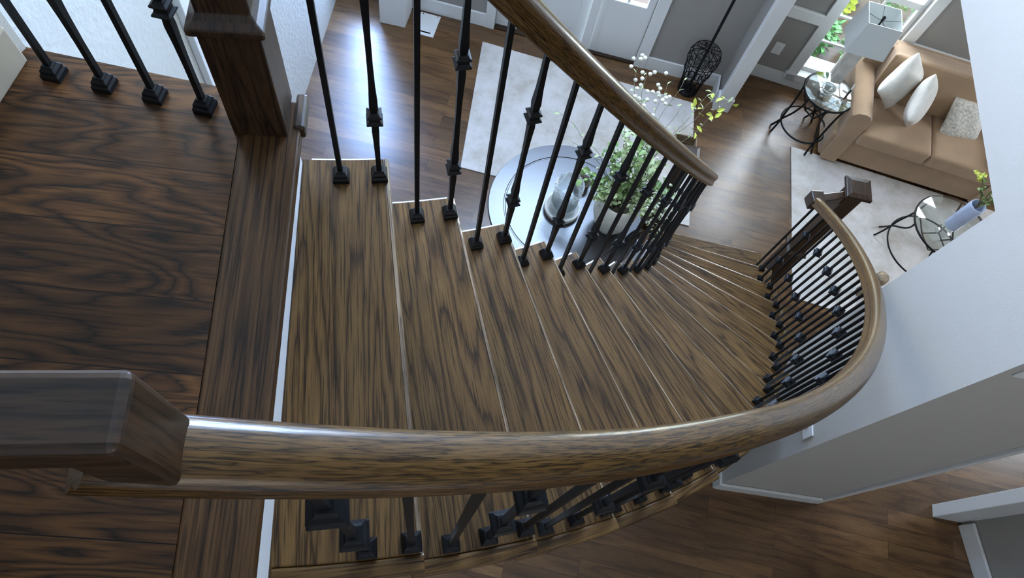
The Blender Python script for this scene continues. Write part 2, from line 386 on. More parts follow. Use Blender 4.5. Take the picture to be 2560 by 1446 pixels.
def bal(parent, x, y, z, h, rot, knuckles, lean=None, swell=True, ksc=0.92):
    key = (round(h, 3), tuple(knuckles), swell)
    if key not in _c:
        o = MB().sqloft(bar_prof(h, knuckles, swell)).build('baluster', IRON, parent); _c[key] = o
    else:
        o = copy_child(_c[key], parent)
    o.location = (x, y, z); o.rotation_euler = (lean[0] if lean else 0, lean[1] if lean else 0, rot)
    if 'shoe' not in _c:
        s = MB().sqloft(SHOE).build('shoe', IRON, o, bevel=0.0012); _c['shoe'] = s
    else: s = copy_child(_c['shoe'], o)
    s.scale = (1.15, 1.15, 1.15)
    for kz in knuckles:
        if 'kn' not in _c:
            q = MB().sqloft(KNK).build('knuckle', IRON, o, bevel=0.001); _c['kn'] = q
        else: q = copy_child(_c['kn'], o)
        q.location = (0, 0, kz); q.scale = (ksc, ksc, 1.05)
    return o
RAILPROF = [(-0.020, -0.026), (0.020, -0.026), (0.025, -0.021), (0.024, -0.012), (0.021, -0.006), (0.024, 0.002), (0.0265, 0.010), (0.0255, 0.018), (0.021, 0.024), (0.013, 0.0275), (0.0, 0.029),
            (-0.013, 0.0275), (-0.021, 0.024), (-0.0255, 0.018), (-0.0265, 0.010), (-0.024, 0.002), (-0.021, -0.006), (-0.024, -0.012), (-0.025, -0.021)]
# inner railing
inner = thing('stair_railing', 'dark oak handrail on black iron balusters along the short inside curve of the staircase', 'railing')
RIB = 1.860
def ih(k): return 0.735
pts = [(*PP(RIB, k), LZ-RS*k+ih(k)) for k in [-0.36+i*(15.05+0.36)/110 for i in range(111)]]
MB().sweep(pts, RAILPROF).build('handrail', W_RAIL, inner)
for j in range(0, 15):
    for fr, kn in ((0.36, []), (0.86, [0.205, 0.540])):
        k = j+fr
        if k > 14.7: continue
        x, y = PP(RIB, k); z = LZ-RS*(j+1); top = LZ-RS*k+ih(k)-0.024
        bal(inner, x, y, z, top-z, T0+DT*k, kn)
# outer railing
outer = thing('stair_railing', 'dark oak handrail on black iron balusters sweeping round the long outside curve of the staircase', 'railing')
def orr(k): return 2.620-0.018*min(1, max(0, (k-2)/6))
def oh(k): return min(0.745, 0.640+0.035*k) if k < 3 else 0.745
ks = [0.040+i*(14.35-0.04)/130 for i in range(131)]
MB().sweep([(*PP(orr(k), k), LZ-RS*k+oh(k)) for k in ks], RAILPROF).build('handrail', W_RAIL, outer)
i = 0
for j in range(0, 15):
    for fr in (0.25, 0.583, 0.917):
        k = j+fr; kn = [0.27, 0.585] if abs(fr-0.583) < 0.01 else []
        if k < 0.3 or k > 14.3: continue
        rb = 2.636-0.025*min(1, k/8.0)
        x, y = PP(rb, k); z = LZ-RS*(j+1); top = LZ-RS*k+oh(k)-0.024
        xt, yt = PP(orr(k), k)
        bal(outer, x, y, z, top-z, T0+DT*k, kn, swell=False, ksc=1.2)
# gooseneck joining the stair rail to the level landing rail
gx, gy = -0.155, 0.100
m = MB(); hw = 0.0235
sec = [(gx, 0.588), (gx, 0.728), (-1.30, 0.728), (-1.30, 0.686), (gx-0.042, 0.686), (gx-0.042, 0.588)]
V = [(x, gy-hw, LZ+z) for x, z in sec]+[(x, gy+hw, LZ+z) for x, z in sec]
m.add(V, [(5, 4, 3, 2, 1, 0)[::-1], (6, 7, 8, 9, 10, 11)[::-1]]+[(i, (i+1) % 6, 6+(i+1) % 6, 6+i)[::-1] for i in range(6)])
m.build('level_handrail', W_NEWEL, outer, grain=(1, 0, 0), bevel=0.006, bseg=3)

def newel(name, parent, x, y, z0, rot, s, h, plinth, capw=1.25, top=0.03):
    m = MB(); m.sqloft([(0, s/2), (plinth, s/2)]).v
    n = MB()
    n.sqloft([(0, s/2), (plinth, s/2), (plinth+0.008, s/2*1.22), (plinth+0.022, s/2*1.22), (plinth+0.030, s/2*0.98), (plinth+0.04, s*0.42), (h-0.05, s*0.42), (h-0.045, s*0.46), (h-0.03, s*0.46), (h-0.028, s/2*capw*1.0), (h-top*0.2, s/2*capw), (h, s*0.40)])
    o = n.build(name, W_NEWEL, parent, grain=(0, 0, 1), bevel=0.003)
    o.location = (x, y, z0); o.rotation_euler = (0, 0, rot)
    return o
newel('newel_post', inner, -0.307, 0.871, LZ, 0.0, 0.098, 0.90, 0.25)
nx, ny = PP(RIB, 15.15)
newel('newel_post', inner, nx, ny, 0.0, AZ, 0.095, 1.02, 0.30)
# lower outer newel with the short arm that the rail dies into
newel('newel_post', outer, 2.455, 2.035, 0.0, AZ, 0.110, 1.16, 0.42, capw=1.35)
ex, ey = PP(2.602, 14.35); ez = LZ-RS*14.35+0.745
MB().box((0, 0, 0), (0.075, 0.075, 0.085)).build('rail_block', W_NEWEL, outer, bevel=0.005).location = (ex, ey+0.01, ez)
o = MB().box((0, 0, 0), (0.19, 0.05, 0.055)).build('rail_arm', W_NEWEL, outer, bevel=0.004); o.location = ((ex+2.455)/2, (ey+2.035)/2+0.005, ez); o.rotation_euler = (0, 0, math.atan2(2.035-ey, 2.455-ex))

# landing railing
lr = thing('landing_railing', 'level black iron balusters with dark oak rail guarding the left edge of the upper landing', 'railing')
ldx, ldy = math.cos(math.radians(-12.2)), math.sin(math.radians(-12.2))
for i, kn in enumerate(([0.245, 0.55], [], [0.245, 0.55], [])):
    x, y = -0.415-0.0935*i, 0.881+0.0205*i
    bal(lr, x, y, LZ, 0.86, math.radians(-12), kn)
MB().sweep([(-0.33, 0.868, LZ+0.885), (-0.76, 0.955, LZ+0.885)], RAILPROF).build('handrail', W_RAIL, lr)

# ------------------------------------------------------------------ room shell
def strip(p0, p1, t, z0, z1, m=None):
    """vertical slab from p0 to p1, thickness t to the left of the direction"""
    m = m or MB(); dx, dy = p1[0]-p0[0], p1[1]-p0[1]; l = math.hypot(dx, dy); nx_, ny_ = -dy/l*t, dx/l*t
    m.prism([p0, p1, (p1[0]+nx_, p1[1]+ny_), (p0[0]+nx_, p0[1]+ny_)], z0, z1); return m
def wallop(p0, p1, t, z0, z1, ops):
    m = MB(); dx, dy = p1[0]-p0[0], p1[1]-p0[1]; l = math.hypot(dx, dy); P = lambda s: (p0[0]+dx*s/l, p0[1]+dy*s/l)
    cuts = sorted({0.0, l} | {q for o in ops for q in o[:2]})
    for a, b_ in zip(cuts, cuts[1:]):
        z = z0
        for o in sorted((o for o in ops if o[0] < (a+b_)/2 < o[1]), key=lambda o: o[2]):
            if o[2] > z: strip(P(a), P(b_), t, z, o[2], m)
            z = o[3]
        if z < z1: strip(P(a), P(b_), t, z, z1, m)
    return m
ZC = 5.5
MB().prism([(-3, -3.3), (8, -3.3), (8, 5.2), (-3, 5.2)], -0.05, 0.0).build('floor', W_FLOOR, grain=(math.cos(math.radians(-15)), math.sin(math.radians(-15)), 0), off=(0.3, 0.2), kind='structure')
MB().prism([(-3, -3.4), (8, -3.4), (8, 5.6), (-3, 5.6)], ZC, ZC+0.05).build('ceiling', CEIL, kind='structure')
# front (door) wall
da = math.radians(-14.9); dd = (math.cos(da), math.sin(da))
d0 = (-0.95, 4.663); dlen = (2.385+0.95)/dd[0]
def dP(s, off=0.0): return (d0[0]+dd[0]*s-dd[1]*off*-1*-1 if False else d0[0]+dd[0]*s+dd[1]*off, d0[1]+dd[1]*s-dd[0]*off)   # off>0 : into the room
def sx(x): return (x+0.95)/dd[0]
wallop(d0, (2.385, 3.776), 0.14, 0, ZC, [(sx(-0.66), sx(-0.40), 0.35, 2.2), (sx(0.56), sx(1.70), 0.0, 2.08), (sx(0.5), sx(2.1), 3.35, 4.85)]).build('wall_front', WALL_G, kind='structure')
# stub between foyer and living room
stub = [(2.385, 3.776), (2.330, 3.530), (2.425, 3.512), (2.53, 3.985), (2.46, 4.06)]
MB().prism(stub, 0, ZC).build('wall_stub', WALL_G, kind='structure')
MB().prism([(2.318, 3.532), (2.340, 3.600), (2.444, 3.580), (2.426, 3.508)], 0, 2.37).build('trim_1', WHITE, kind='structure', bevel=0.004)
MB().prism([(2.305, 3.530), (2.330, 3.620), (2.455, 3.595), (2.436, 3.500)], 0, 0.14).build('trim_2', WHITE, kind='structure', bevel=0.004)
# window wall of the living room
wa = math.radians(-18.93); wd = (math.cos(wa), math.sin(wa)); w0 = (2.53, 3.984)
def wP(x, off=0.0): s = (x-w0[0])/wd[0]; return (w0[0]+wd[0]*s+wd[1]*off, w0[1]+wd[1]*s-wd[0]*off)
def ws(x): return (x-w0[0])/wd[0]
wallop(w0, wP(6.9), 0.14, 0, ZC, [(ws(3.02), ws(3.51), 0.16, 2.25)]).build('wall_window', WALL_G, kind='structure')
# far right wall of the living room
strip(wP(6.9), (6.4, -0.6), -0.14, 0, ZC).build('wall_far', WALL_G, kind='structure')
# left textured wall
la = math.radians(80.5); lp = lambda y: (-0.899+(y-3.349)/math.tan(la), y)
wallop(lp(4.70), lp(1.3), -0.14, 0, ZC, [(1.0, 2.65, 3.7, 5.05)]).build('wall_left', WALL_T, kind='structure')
# casing on the left wall beyond the landing
q0, q1 = lp(2.36), lp(2.47)
MB().prism([q0, q1, (q1[0]+0.035, q1[1]-0.005), (q0[0]+0.035, q0[1]-0.005)], 0, 2.05).build('trim_3', WHITE, kind='structure', bevel=0.004)
q2 = lp(2.55)
# near walls (mostly unseen) keeping the light in
strip(lp(1.3), (-2.8, 1.75), -0.12, 0, ZC).build('wall_behind_landing', WALL_W, kind='structure')
strip((-2.8, 1.75), (-2.8, -3.3), -0.12, 0, ZC).build('wall_back_left', WALL_W, kind='structure')
strip((-2.8, -3.3), (8.0, -3.3), -0.12, 0, ZC).build('wall_back', WALL_W, kind='structure')
strip((8.0, -3.3), (8.0, 3.0), -0.12, 0, ZC).build('wall_right', WALL_W, kind='structure')
# beige block to the right of the stairs, and the header over the living room opening
J = (1.936, 1.131); C0 = (1.815, 0.582); C1 = (2.443, 0.477)
MB().prism([J, C0, C1, (2.470, 0.600), (1.955, 0.690), (2.055, 1.105)], 0, ZC).build('wall_stair_side', WALL_B, kind='structure')
K1 = (J[0]+0.2147*2.46, J[1]+0.9767*2.46)
MB().prism([J, (J[0]+0.117, J[1]-0.026), (K1[0]+0.117, K1[1]-0.026), K1], 2.372, ZC).build('wall_header', WALL_B, kind='structure')
# baseboards
def bb(name, p0, p1, t=0.016, h=0.13, z=0.0, m=WHITE):
    b = strip(p0, p1, t, z, z+h); 
    return b.build(name, m, kind='structure', bevel=0.004)
bb('baseboard_front', dP(sx(2.378), 0.001), dP(sx(1.79), 0.001), 0.018)
bb('baseboard_front_left', dP(sx(0.49), 0.001), dP(sx(-0.40), 0.001), 0.018)
bb('baseboard_stub', (2.322, 3.60), (2.378, 3.77), 0.018)
bb('baseboard_window', wP(6.7, 0.001), wP(2.56, 0.001), -0.018)
bb('baseboard_stair_side', (C0[0]-0.004, C0[1]-0.001), (C1[0], C1[1]-0.001), -0.018, 0.12)
bb('baseboard_stair_side_end', (C0[0]-0.001, C0[1]-0.016), (1.840, 0.700), 0.016, 0.12)
bb('trim_4', (C1[0]+0.001, C1[1]-0.018), (C1[0]+0.028, C1[1]-0.022), 0.03, ZC-0.0)
# right hand hall partition
MB().prism([(3.245, 0.432), (3.225, 0.355), (3.395, 0.318), (4.6, 0.06), (4.6, 0.16)], 0, 2.75).build('trim_5', WHITE, kind='structure', bevel=0.004)
MB().prism([(3.408, 0.318), (3.402, -1.5), (4.6, -1.5), (4.6, 0.06)], 0, 2.75).build('wall_hall', WALL_G, kind='structure')
bb('baseboard_hall', (3.402, -1.5), (3.402, 0.30), 0.018, 0.13)
# chair rail and casings on the window wall
for nm, xa, xb in (('trim_6', 2.60, 2.945), ('trim_7', 3.585, 6.4)):
    strip(wP(xa, 0.0), wP(xb, 0.0), -0.030, 0.650, 0.745).build(nm, WHITE, kind='structure', bevel=0.006)
# window 1
win = MB()
for xa, xb, za, zb in ((2.945, 3.025, 0.09, 2.33), (3.505, 3.585, 0.09, 2.33), (2.945, 3.585, 2.25, 2.33), (2.935, 3.595, 0.09, 0.165)):
    strip(wP(xa, 0.0), wP(xb, 0.0), -0.024, za, zb, win)
win = win.build('window_1', WHITE, kind='structure', bevel=0.004)
m = MB()
for xa, xb, za, zb, t in ((3.02, 3.045, 0.16, 2.25, 1), (3.485, 3.51, 0.16, 2.25, 1), (3.02, 3.51, 0.16, 0.20, 1), (3.02, 3.51, 0.955, 1.005, 1), (3.02, 3.51, 2.21, 2.25, 1)):
    strip(wP(xa, -0.05), wP(xb, -0.05), 0.04, za, zb, m)
m.build('window_sash', WHITE, win)
m = MB()
for za in (0.455, 0.705, 1.42, 1.83): strip(wP(3.02, -0.065), wP(3.51, -0.065), 0.012, za, za+0.016, m)
strip(wP(3.258, -0.065), wP(3.274, -0.065), 0.012, 0.18, 2.23, m)
m.build('window_muntin', WHITE, win)
strip(wP(3.03, -0.075), wP(3.50, -0.075), 0.004, 0.18, 2.23).build('window_pane', GLASS, win)
strip(wP(2.95, 0.03), wP(3.58, 0.03), 0.16, 0.150, 0.166).build('window_sill', WHITE, win)
strip(wP(2.9, -0.15), wP(3.65, -0.15), 0.10, 0.10, 0.15).build('window_ledge', WHITE, win)

# front door with sidelight
door = MB()
for xa, xb in ((0.485, 0.56), (1.70, 1.79)): strip(dP(sx(xa), 0.0), dP(sx(xb), 0.0), -0.022, 0, 2.16, door)
strip(dP(sx(0.485), 0.0), dP(sx(1.79), 0.0), -0.022, 2.08, 2.16, door)
strip(dP(sx(1.255), 0.0), dP(sx(1.315), 0.0), -0.012, 0, 2.08, door)
door = door.build('door_1', WHITE, kind='structure', bevel=0.004)
m = MB(); strip(dP(sx(0.56), -0.035), dP(sx(1.26), -0.035), 0.045, 0.012, 2.08, m)
for xa, xb in ((0.64, 0.87), (0.94, 1.18)):
    for za, zb in ((0.18, 0.80), (0.95, 1.90)): 
        strip(dP(sx(xa), -0.029), dP(sx(xb), -0.029), 0.006, za, zb, m)
m.build('door_panel', WHITE, door, bevel=0.005)
m = MB(); 
for xa, xb, za, zb in ((1.31, 1.37, 0, 2.08), (1.645, 1.70, 0, 2.08), (1.36, 1.65, 0, 0.545), (1.36, 1.65, 1.98, 2.08)): strip(dP(sx(xa), -0.02), dP(sx(xb), -0.02), 0.05, za, zb, m)
m.build('sidelight_panel', WHITE, door, bevel=0.004)
m = MB(); strip(dP(sx(1.498), -0.035), dP(sx(1.516), -0.035), 0.014, 0.545, 1.98, m)
for z in (0.87, 1.23, 1.6): strip(dP(sx(1.37), -0.035), dP(sx(1.645), -0.035), 0.014, z, z+0.016, m)
m.build('sidelight_muntin', WHITE, door)
strip(dP(sx(1.365), -0.04), dP(sx(1.65), -0.04), 0.004, 0.54, 1.98).build('sidelight_pane', GLASS, door)
strip(dP(sx(0.56), 0.012), dP(sx(1.70), 0.012), 0.06, 0, 0.016).build('door_threshold', W_NEWEL, door, grain=dd+(0,))
o = MB().lathe([(0.0, -0.03), (0.018, -0.028), (0.026, -0.01), (0.026, 0.01), (0.018, 0.028), (0.0, 0.03)], seg=16).build('door_knob', IRON, door); o.location = (*dP(sx(0.63), 0.05), 0.95)
# upper foyer window and an added, unseen side window
for nm, xa, xb, za, zb, ins in (('window_2', 0.5, 2.1, 3.35, 4.85, (1.3,)), ('unseen_window_3', -0.66, -0.40, 0.35, 2.2, ())):
    m = MB()
    for a, b_, c, d in ((xa-0.07, xa, za-0.07, zb+0.07), (xb, xb+0.07, za-0.07, zb+0.07), (xa, xb, za-0.07, za), (xa, xb, zb, zb+0.07)): strip(dP(sx(a), 0.0), dP(sx(b_), 0.0), -0.022, c, d, m)
    for a in ins: strip(dP(sx(a-0.02), -0.06), dP(sx(a+0.02), -0.06), 0.03, za, zb, m)
    wo = m.build(nm, WHITE, kind='structure')
    strip(dP(sx(xa), -0.08), dP(sx(xb), -0.08), 0.004, za, zb).build('window_pane', GLASS, wo)
wo = MB(); wq = lambda s: (lp(4.70)[0]+(lp(1.3)[0]-lp(4.70)[0])*s/3.447, 4.70-3.4*s/3.447)
for a, b_, c, d in ((0.94, 1.0, 3.64, 5.11), (2.65, 2.71, 3.64, 5.11), (1.0, 2.65, 3.64, 3.70), (1.0, 2.65, 5.05, 5.11), (1.80, 1.85, 3.70, 5.05)): strip(wq(a), wq(b_), 0.02, c, d, wo)
wo = wo.build('unseen_window_4', WHITE, kind='structure')  # unseen window added around the upper left fill lamp
strip(wq(1.0), wq(2.65), -0.004, 3.7, 5.05).build('window_pane', GLASS, wo)
# white cased column end near the door (left)
MB().prism([(-0.359, 4.239), (-0.159, 4.197), (-0.108, 4.40), (-0.30, 4.46)], 0, 2.2).build('trim_8', WHITE, kind='structure', bevel=0.004)

# left stub wall at the landing
MB().prism([(-0.772, 0.985), (-0.762, 1.006), (-2.5, 1.38), (-2.5, 0.2), (-0.93, 0.2)], LZ, ZC).build('wall_landing', WALL_W, kind='structure')
MB().prism([(-0.772, 0.985), (-0.751, 0.975), (-0.916, 0.2), (-0.94, 0.2)], LZ, LZ+0.085).build('baseboard_landing', simple('tan_trim', (0.34, 0.29, 0.21), rough=0.5), kind='structure', bevel=0.004)

# ------------------------------------------------------------------ foyer furnishings
def slab(name, pts, z0, z1, m, **k): return MB().prism(pts, z0, z1).build(name, m, **k)
r1 = slab('area_rug', [(0.46, 4.095), (0.268, 2.873), (1.939, 2.430), (2.165, 3.575)], 0.0, 0.011, RUG, bevel=0.003)
tag(r1, 'pale mottled grey area rug on the foyer floor under the round table', 'rug')
r2 = slab('area_rug', [(2.909, 3.190), (2.617, 1.867), (3.05, 1.725), (3.9, 1.30), (5.1, 0.95), (5.5, 2.3)], 0.0, 0.011, RUG, bevel=0.003)
tag(r2, 'pale mottled grey area rug in the living room reaching under the tan sofa', 'rug')

TX, TY = 0.840, 2.092
tb = thing('round_table', 'round dark wooden foyer table with a grooved rim inside the curve of the stairs', 'table', (TX, TY, 0))
MB().lathe([(0.0, 0.715), (0.448, 0.715), (0.460, 0.722), (0.463, 0.738), (0.458, 0.750), (0.372, 0.750), (0.368, 0.7465), (0.362, 0.7465), (0.358, 0.750), (0.0, 0.750)], seg=96, smooth=False).build('tabletop', W_TABLE, tb, grain=(1, -0.2, 0))
MB().lathe([(0.40, 0.655), (0.41, 0.655), (0.41, 0.716), (0.40, 0.716)], seg=64, closed=True).build('apron', W_TABLE, tb)
for i in range(4):
    a = PI/4+i*PI/2+AZ
    MB().sqloft([(0.0, 0.016), (0.30, 0.02), (0.66, 0.028), (0.715, 0.028)], c=(0.37*math.cos(a), 0.37*math.sin(a)), rot=a).build('leg', W_TABLE, tb, grain=(0, 0, 1), bevel=0.003)
MB().lathe([(0, 0.16), (0.30, 0.16), (0.30, 0.185), (0, 0.185)], seg=48).build('lower_shelf', W_TABLE, tb)

# hurricane candle holder
hc = thing('candle_holder', 'clear glass candle holder in a round pale tray on the foyer table', 'candle holder', (0.815, 2.085, 0.75))
MB().lathe([(0.0, 0.0), (0.098, 0.0), (0.106, 0.008), (0.108, 0.036), (0.102, 0.042), (0.092, 0.036), (0.088, 0.014), (0.0, 0.014)], seg=48).build('tray', STONE, hc)
MB().lathe([(0.0, 0.016), (0.074, 0.016), (0.078, 0.022), (0.078, 0.275), (0.075, 0.275), (0.075, 0.024), (0.0, 0.020)], seg=48).build('glass_cylinder', GLASS2, hc)
MB().lathe([(0.0, 0.022), (0.040, 0.022), (0.040, 0.150), (0.036, 0.158), (0.0, 0.156)], seg=32).build('candle', CANDLE, hc)
m = MB(); m.ring((0, 0, 0.250), 0.081, 0.0012, 40, 6); m.ring((0, 0, 0.215), 0.080, 0.0010, 40, 6)
for i in range(16):
    a = i*2*PI/16+0.2
    for z in ((0.250, 0.215) if i % 3 else (0.250,)):
        m.lathe([(0.0, -0.0045), (0.0045, 0.0), (0.0, 0.0045)], c=(0.082*math.cos(a), 0.082*math.sin(a), z), seg=6)
m.build('bead_strand', PILLOW, hc)

# cream vase and its flower arrangement
VX, VY = 1.085, 1.985
vs = MB().lathe([(0.0, 0.0), (0.062, 0.0), (0.070, 0.006), (0.100, 0.07), (0.122, 0.15), (0.127, 0.205), (0.120, 0.262), (0.106, 0.288), (0.100, 0.293), (0.094, 0.288), (0.108, 0.258), (0.115, 0.20), (0.09, 0.07), (0.0, 0.03)], seg=56).build('vase', CREAM)
vs.location = (VX, VY, 0.75); tag(vs, 'large rounded cream ceramic vase standing on the dark round table', 'vase')
def leaf(m, p, d, s, wdt=0.38, up=None):
    d = Vector(d).normalized(); u = Vector(up or (random.uniform(-1, 1), random.uniform(-1, 1), 1)).normalized()
    sd = d.cross(u)
    if sd.length < 1e-3: sd = Vector((1, 0, 0))
    sd.normalize(); n = sd.cross(d); p = Vector(p)
    a = p; b1 = p+d*s*0.35+sd*s*wdt*0.8+n*s*0.10; b2 = p+d*s*0.35-sd*s*wdt*0.8+n*s*0.10
    c1 = p+d*s*0.72+sd*s*wdt*0.6+n*s*0.06; c2 = p+d*s*0.72-sd*s*wdt*0.6+n*s*0.06; mid = p+d*s*0.36; mid2 = p+d*s*0.72; t = p+d*s-n*s*0.06
    m.add([a, b1, mid, b2, c1, mid2, c2, t], [(0, 2, 1), (0, 3, 2), (1, 2, 5, 4), (2, 3, 6, 5), (4, 5, 7), (5, 6, 7)])
def rnd(s=1.0): return Vector((random.uniform(-1, 1), random.uniform(-1, 1), random.uniform(-1, 1)))*s
def bez(p0, p1, p2, p3, n=14):
    p0, p1, p2, p3 = map(Vector, (p0, p1, p2, p3)); o = []
    for i in range(n+1):
        t = i/n; o.append((1-t)**3*p0+3*(1-t)**2*t*p1+3*(1-t)*t*t*p2+t**3*p3)
    return o
fa = thing('flower_arrangement', 'tall arrangement of green leaves and white and yellow blossoms in the cream vase', 'flowers', (VX, VY, 1.0))
fr = random.Random(11)
tips = [(-0.36, 0.34, 0.30, 'b'), (-0.30, 0.22, 0.24, 'l'), (0.06, 0.66, 0.42, 'w'), (0.10, 0.58, 0.40, 'w'), (0.24, 0.56, 0.34, 'w'), (0.34, 0.58, 0.36, 'b'), (0.50, 0.52, 0.34, 'y'), (0.58, 0.46, 0.33, 'y'), (0.46, 0.40, 0.40, 'b'), (0.30, 0.40, 0.36, 'b'), (-0.05, 0.36, 0.35, 'b'),
        (-0.24, 0.10, 0.12, 'g'), (-0.10, 0.14, 0.26, 'g'), (0.0, 0.24, 0.30, 'g'), (0.06, 0.16, 0.36, 'g'), (0.12, 0.18, 0.28, 'g'), (0.20, 0.12, 0.20, 'g'), (0.26, 0.02, 0.12, 'g'), (0.26, -0.10, 0.04, 'p'), (0.20, -0.18, -0.02, 'p'), (0.30, -0.06, 0.10, 'p'), (-0.14, 0.0, 0.06, 'g'), (0.10, 0.04, 0.30, 'g'), (-0.02, 0.05, 0.22, 'g'), (0.16, -0.12, 0.08, 'p')]
for tx, ty, tz, kd in tips:
    base = (fr.uniform(-0.05, 0.05), fr.uniform(-0.05, 0.05), -0.06)
    P = bez(base, (base[0]*1.6+tx*0.1, base[1]*1.6+ty*0.1, 0.10), (tx*0.55, ty*0.55, max(tz, 0.10)*0.95+0.05), (tx, ty, tz), 18)
    if kd in 'bwy': P = [p+Vector((math.sin(i*1.1+tx*9), math.cos(i*0.9+ty*9), math.sin(i*0.8)))*0.008*min(1, i/6) for i, p in enumerate(P)]
    br = MB().tube(P, 0.0032 if kd in 'gp' else 0.0024, 6, scale=lambda t: 1-0.6*t).build('branch', STEM, fa)
    m = MB()
    if kd in 'gp':
        mt = LEAF if kd == 'g' else LEAF2
        for i in range(5, 19):
            for _ in range(4 if kd == 'g' else 5):
                p = P[i]+Vector((fr.uniform(-1, 1), fr.uniform(-1, 1), fr.uniform(-1, 1)))*0.035
                leaf(m, p, (fr.uniform(-1, 1), fr.uniform(-1, 1), fr.uniform(-0.5, 0.6)), fr.uniform(0.022, 0.050) if kd == 'g' else fr.uniform(0.015, 0.030), 0.5)
        m.build('leaves', mt if fr.random() < 0.7 else LEAF2, br)
        m = MB()
        for _ in range(16 if kd == 'p' else 9):
            c = P[fr.randrange(9, 19)]+Vector((fr.uniform(-1, 1), fr.uniform(-1, 1), fr.uniform(-0.2, 1)))*0.04
            m.lathe([(0.0, -0.006), (0.0065, -0.003), (0.0075, 0.002), (0.004, 0.007), (0.0, 0.008)], c=tuple(c), seg=6)
        m.build('blossoms', BLOOM, br)
    else:
        for i in range(6, 19):
            if i % 2 == 0 or kd == 'y': leaf(m, P[i], (fr.uniform(-1, 1), fr.uniform(-1, 1), fr.uniform(-0.2, 0.8)), fr.uniform(0.025, 0.045), 0.22)
        m.build('leaves', LEAF2, br)
        m = MB()
        if kd in 'wy':
            for _ in range(12 if kd == 'w' else 8):
                c = P[fr.randrange(13, 19)]+Vector((fr.uniform(-1, 1), fr.uniform(-1, 1), fr.uniform(-1, 1)))*0.05
                if kd == 'w': m.lathe([(0.0, -0.010), (0.009, -0.005), (0.012, 0.003), (0.007, 0.010), (0.0, 0.011)], c=tuple(c), seg=7)
                else: leaf(m, c, (fr.uniform(-1, 1), fr.uniform(-1, 1), fr.uniform(-0.3, 0.8)), 0.048, 0.30)
            m.build('blossoms', BLOOM if kd == 'w' else YBLOOM, br)
# small dark ornaments on the table
o = MB().ring((0, 0, 0), 0.046, 0.016, 36, 12).build('ring_ornament', BLACKC); o.location = (1.215, 1.880, 0.812); o.rotation_euler = (PI/2, 0, 0.5)
tag(o, 'small black ring ornament standing on the round table beside the cream vase', 'ornament')
o = MB().lathe([(0.0, 0), (0.030, 0), (0.045, 0.03), (0.048, 0.06), (0.042, 0.06), (0.0, 0.02)], seg=24).build('small_bowl', W_NEWEL); o.location = (0.950, 2.250, 0.75)
tag(o, 'small dark brown wooden bowl between the glass candle holder and the cream vase', 'bowl')

# crate on the rug
cr = thing('wicker_crate', 'small brown open crate on the far right corner of the foyer rug', 'crate', (1.975, 3.10, 0.011), AZ)
for x, y, a, b_ in ((0, -0.06, 0.17, 0.008), (0, 0.06, 0.17, 0.008), (-0.081, 0, 0.008, 0.112), (0.081, 0, 0.008, 0.112)):
    MB().box((x, y, 0.06), (a, b_, 0.11)).build('side_board', W_PALE, cr, bevel=0.001)
MB().box((0, 0, 0.004), (0.154, 0.112, 0.008)).build('bottom_board', W_NEWEL, cr)

# floor register near the door
rg = thing('floor_register', 'white metal floor register plate lying near the front door', 'vent', (0.015, 4.242, 0.0), math.radians(-15.5))
MB().box((0, 0, 0.004), (0.165, 0.235, 0.008)).build('plate', WHITE, rg, bevel=0.002)
m = MB()
for i in range(5): m.box((0, -0.085+i*0.0, 0.0085), (0.10, 0.012, 0.002))
m.build('slot', BLACKC, rg)
for x in (-0.06, 0.06): MB().lathe([(0, 0), (0.005, 0), (0.004, 0.003), (0, 0.003)], c=(x, 0.105, 0.008), seg=10).build('screw', BLACKC, rg)

# wire stand with a tall rod by the door
st = thing('wire_stand', 'black scrolled wire floor stand with a tall thin rod beside the front door wall', 'stand', (2.125, 3.715, 0.0))
m = MB(); m.lathe([(0, 0), (0.078, 0), (0.080, 0.008), (0.03, 0.02), (0, 0.022)], seg=32); m.build('foot', IRON, st)
m = MB()
for i in range(12):
    a = i*2*PI/12
    m.tube([(q*math.cos(a), q*math.sin(a), z) for q, z in ((0.078, 0.0), (0.088, 0.14), (0.122, 0.34), (0.124, 0.40), (0.108, 0.435), (0.020, 0.455))], 0.0034, 6)
for z, R in ((0.005, 0.078), (0.17, 0.092), (0.34, 0.122), (0.435, 0.108)): m.ring((0, 0, z), R, 0.0036, 32, 6)
m.build('wire_cage', IRON, st)
for i in range(12):
    a = i*2*PI/12+PI/12
    for z0, R in ((0.255, 0.108), (0.085, 0.084), (0.385, 0.120)):
        pts = []
        for q in range(16):
            t_ = q/15*2.4*PI; rr = (0.030 if z0 < 0.3 else 0.016)*(1-q/20)
            pts.append((R*math.cos(a+rr*math.cos(t_)/R), R*math.sin(a+rr*math.cos(t_)/R), z0+rr*1.7*math.sin(t_)))
        MB().tube(pts, 0.0030, 5).build('scroll', IRON, st)
MB().tube([(0.0, 0, 0.02), (0.0, 0, 0.5), (0.0, 0, 1.45)], 0.011, 10).build('rod', IRON, st)

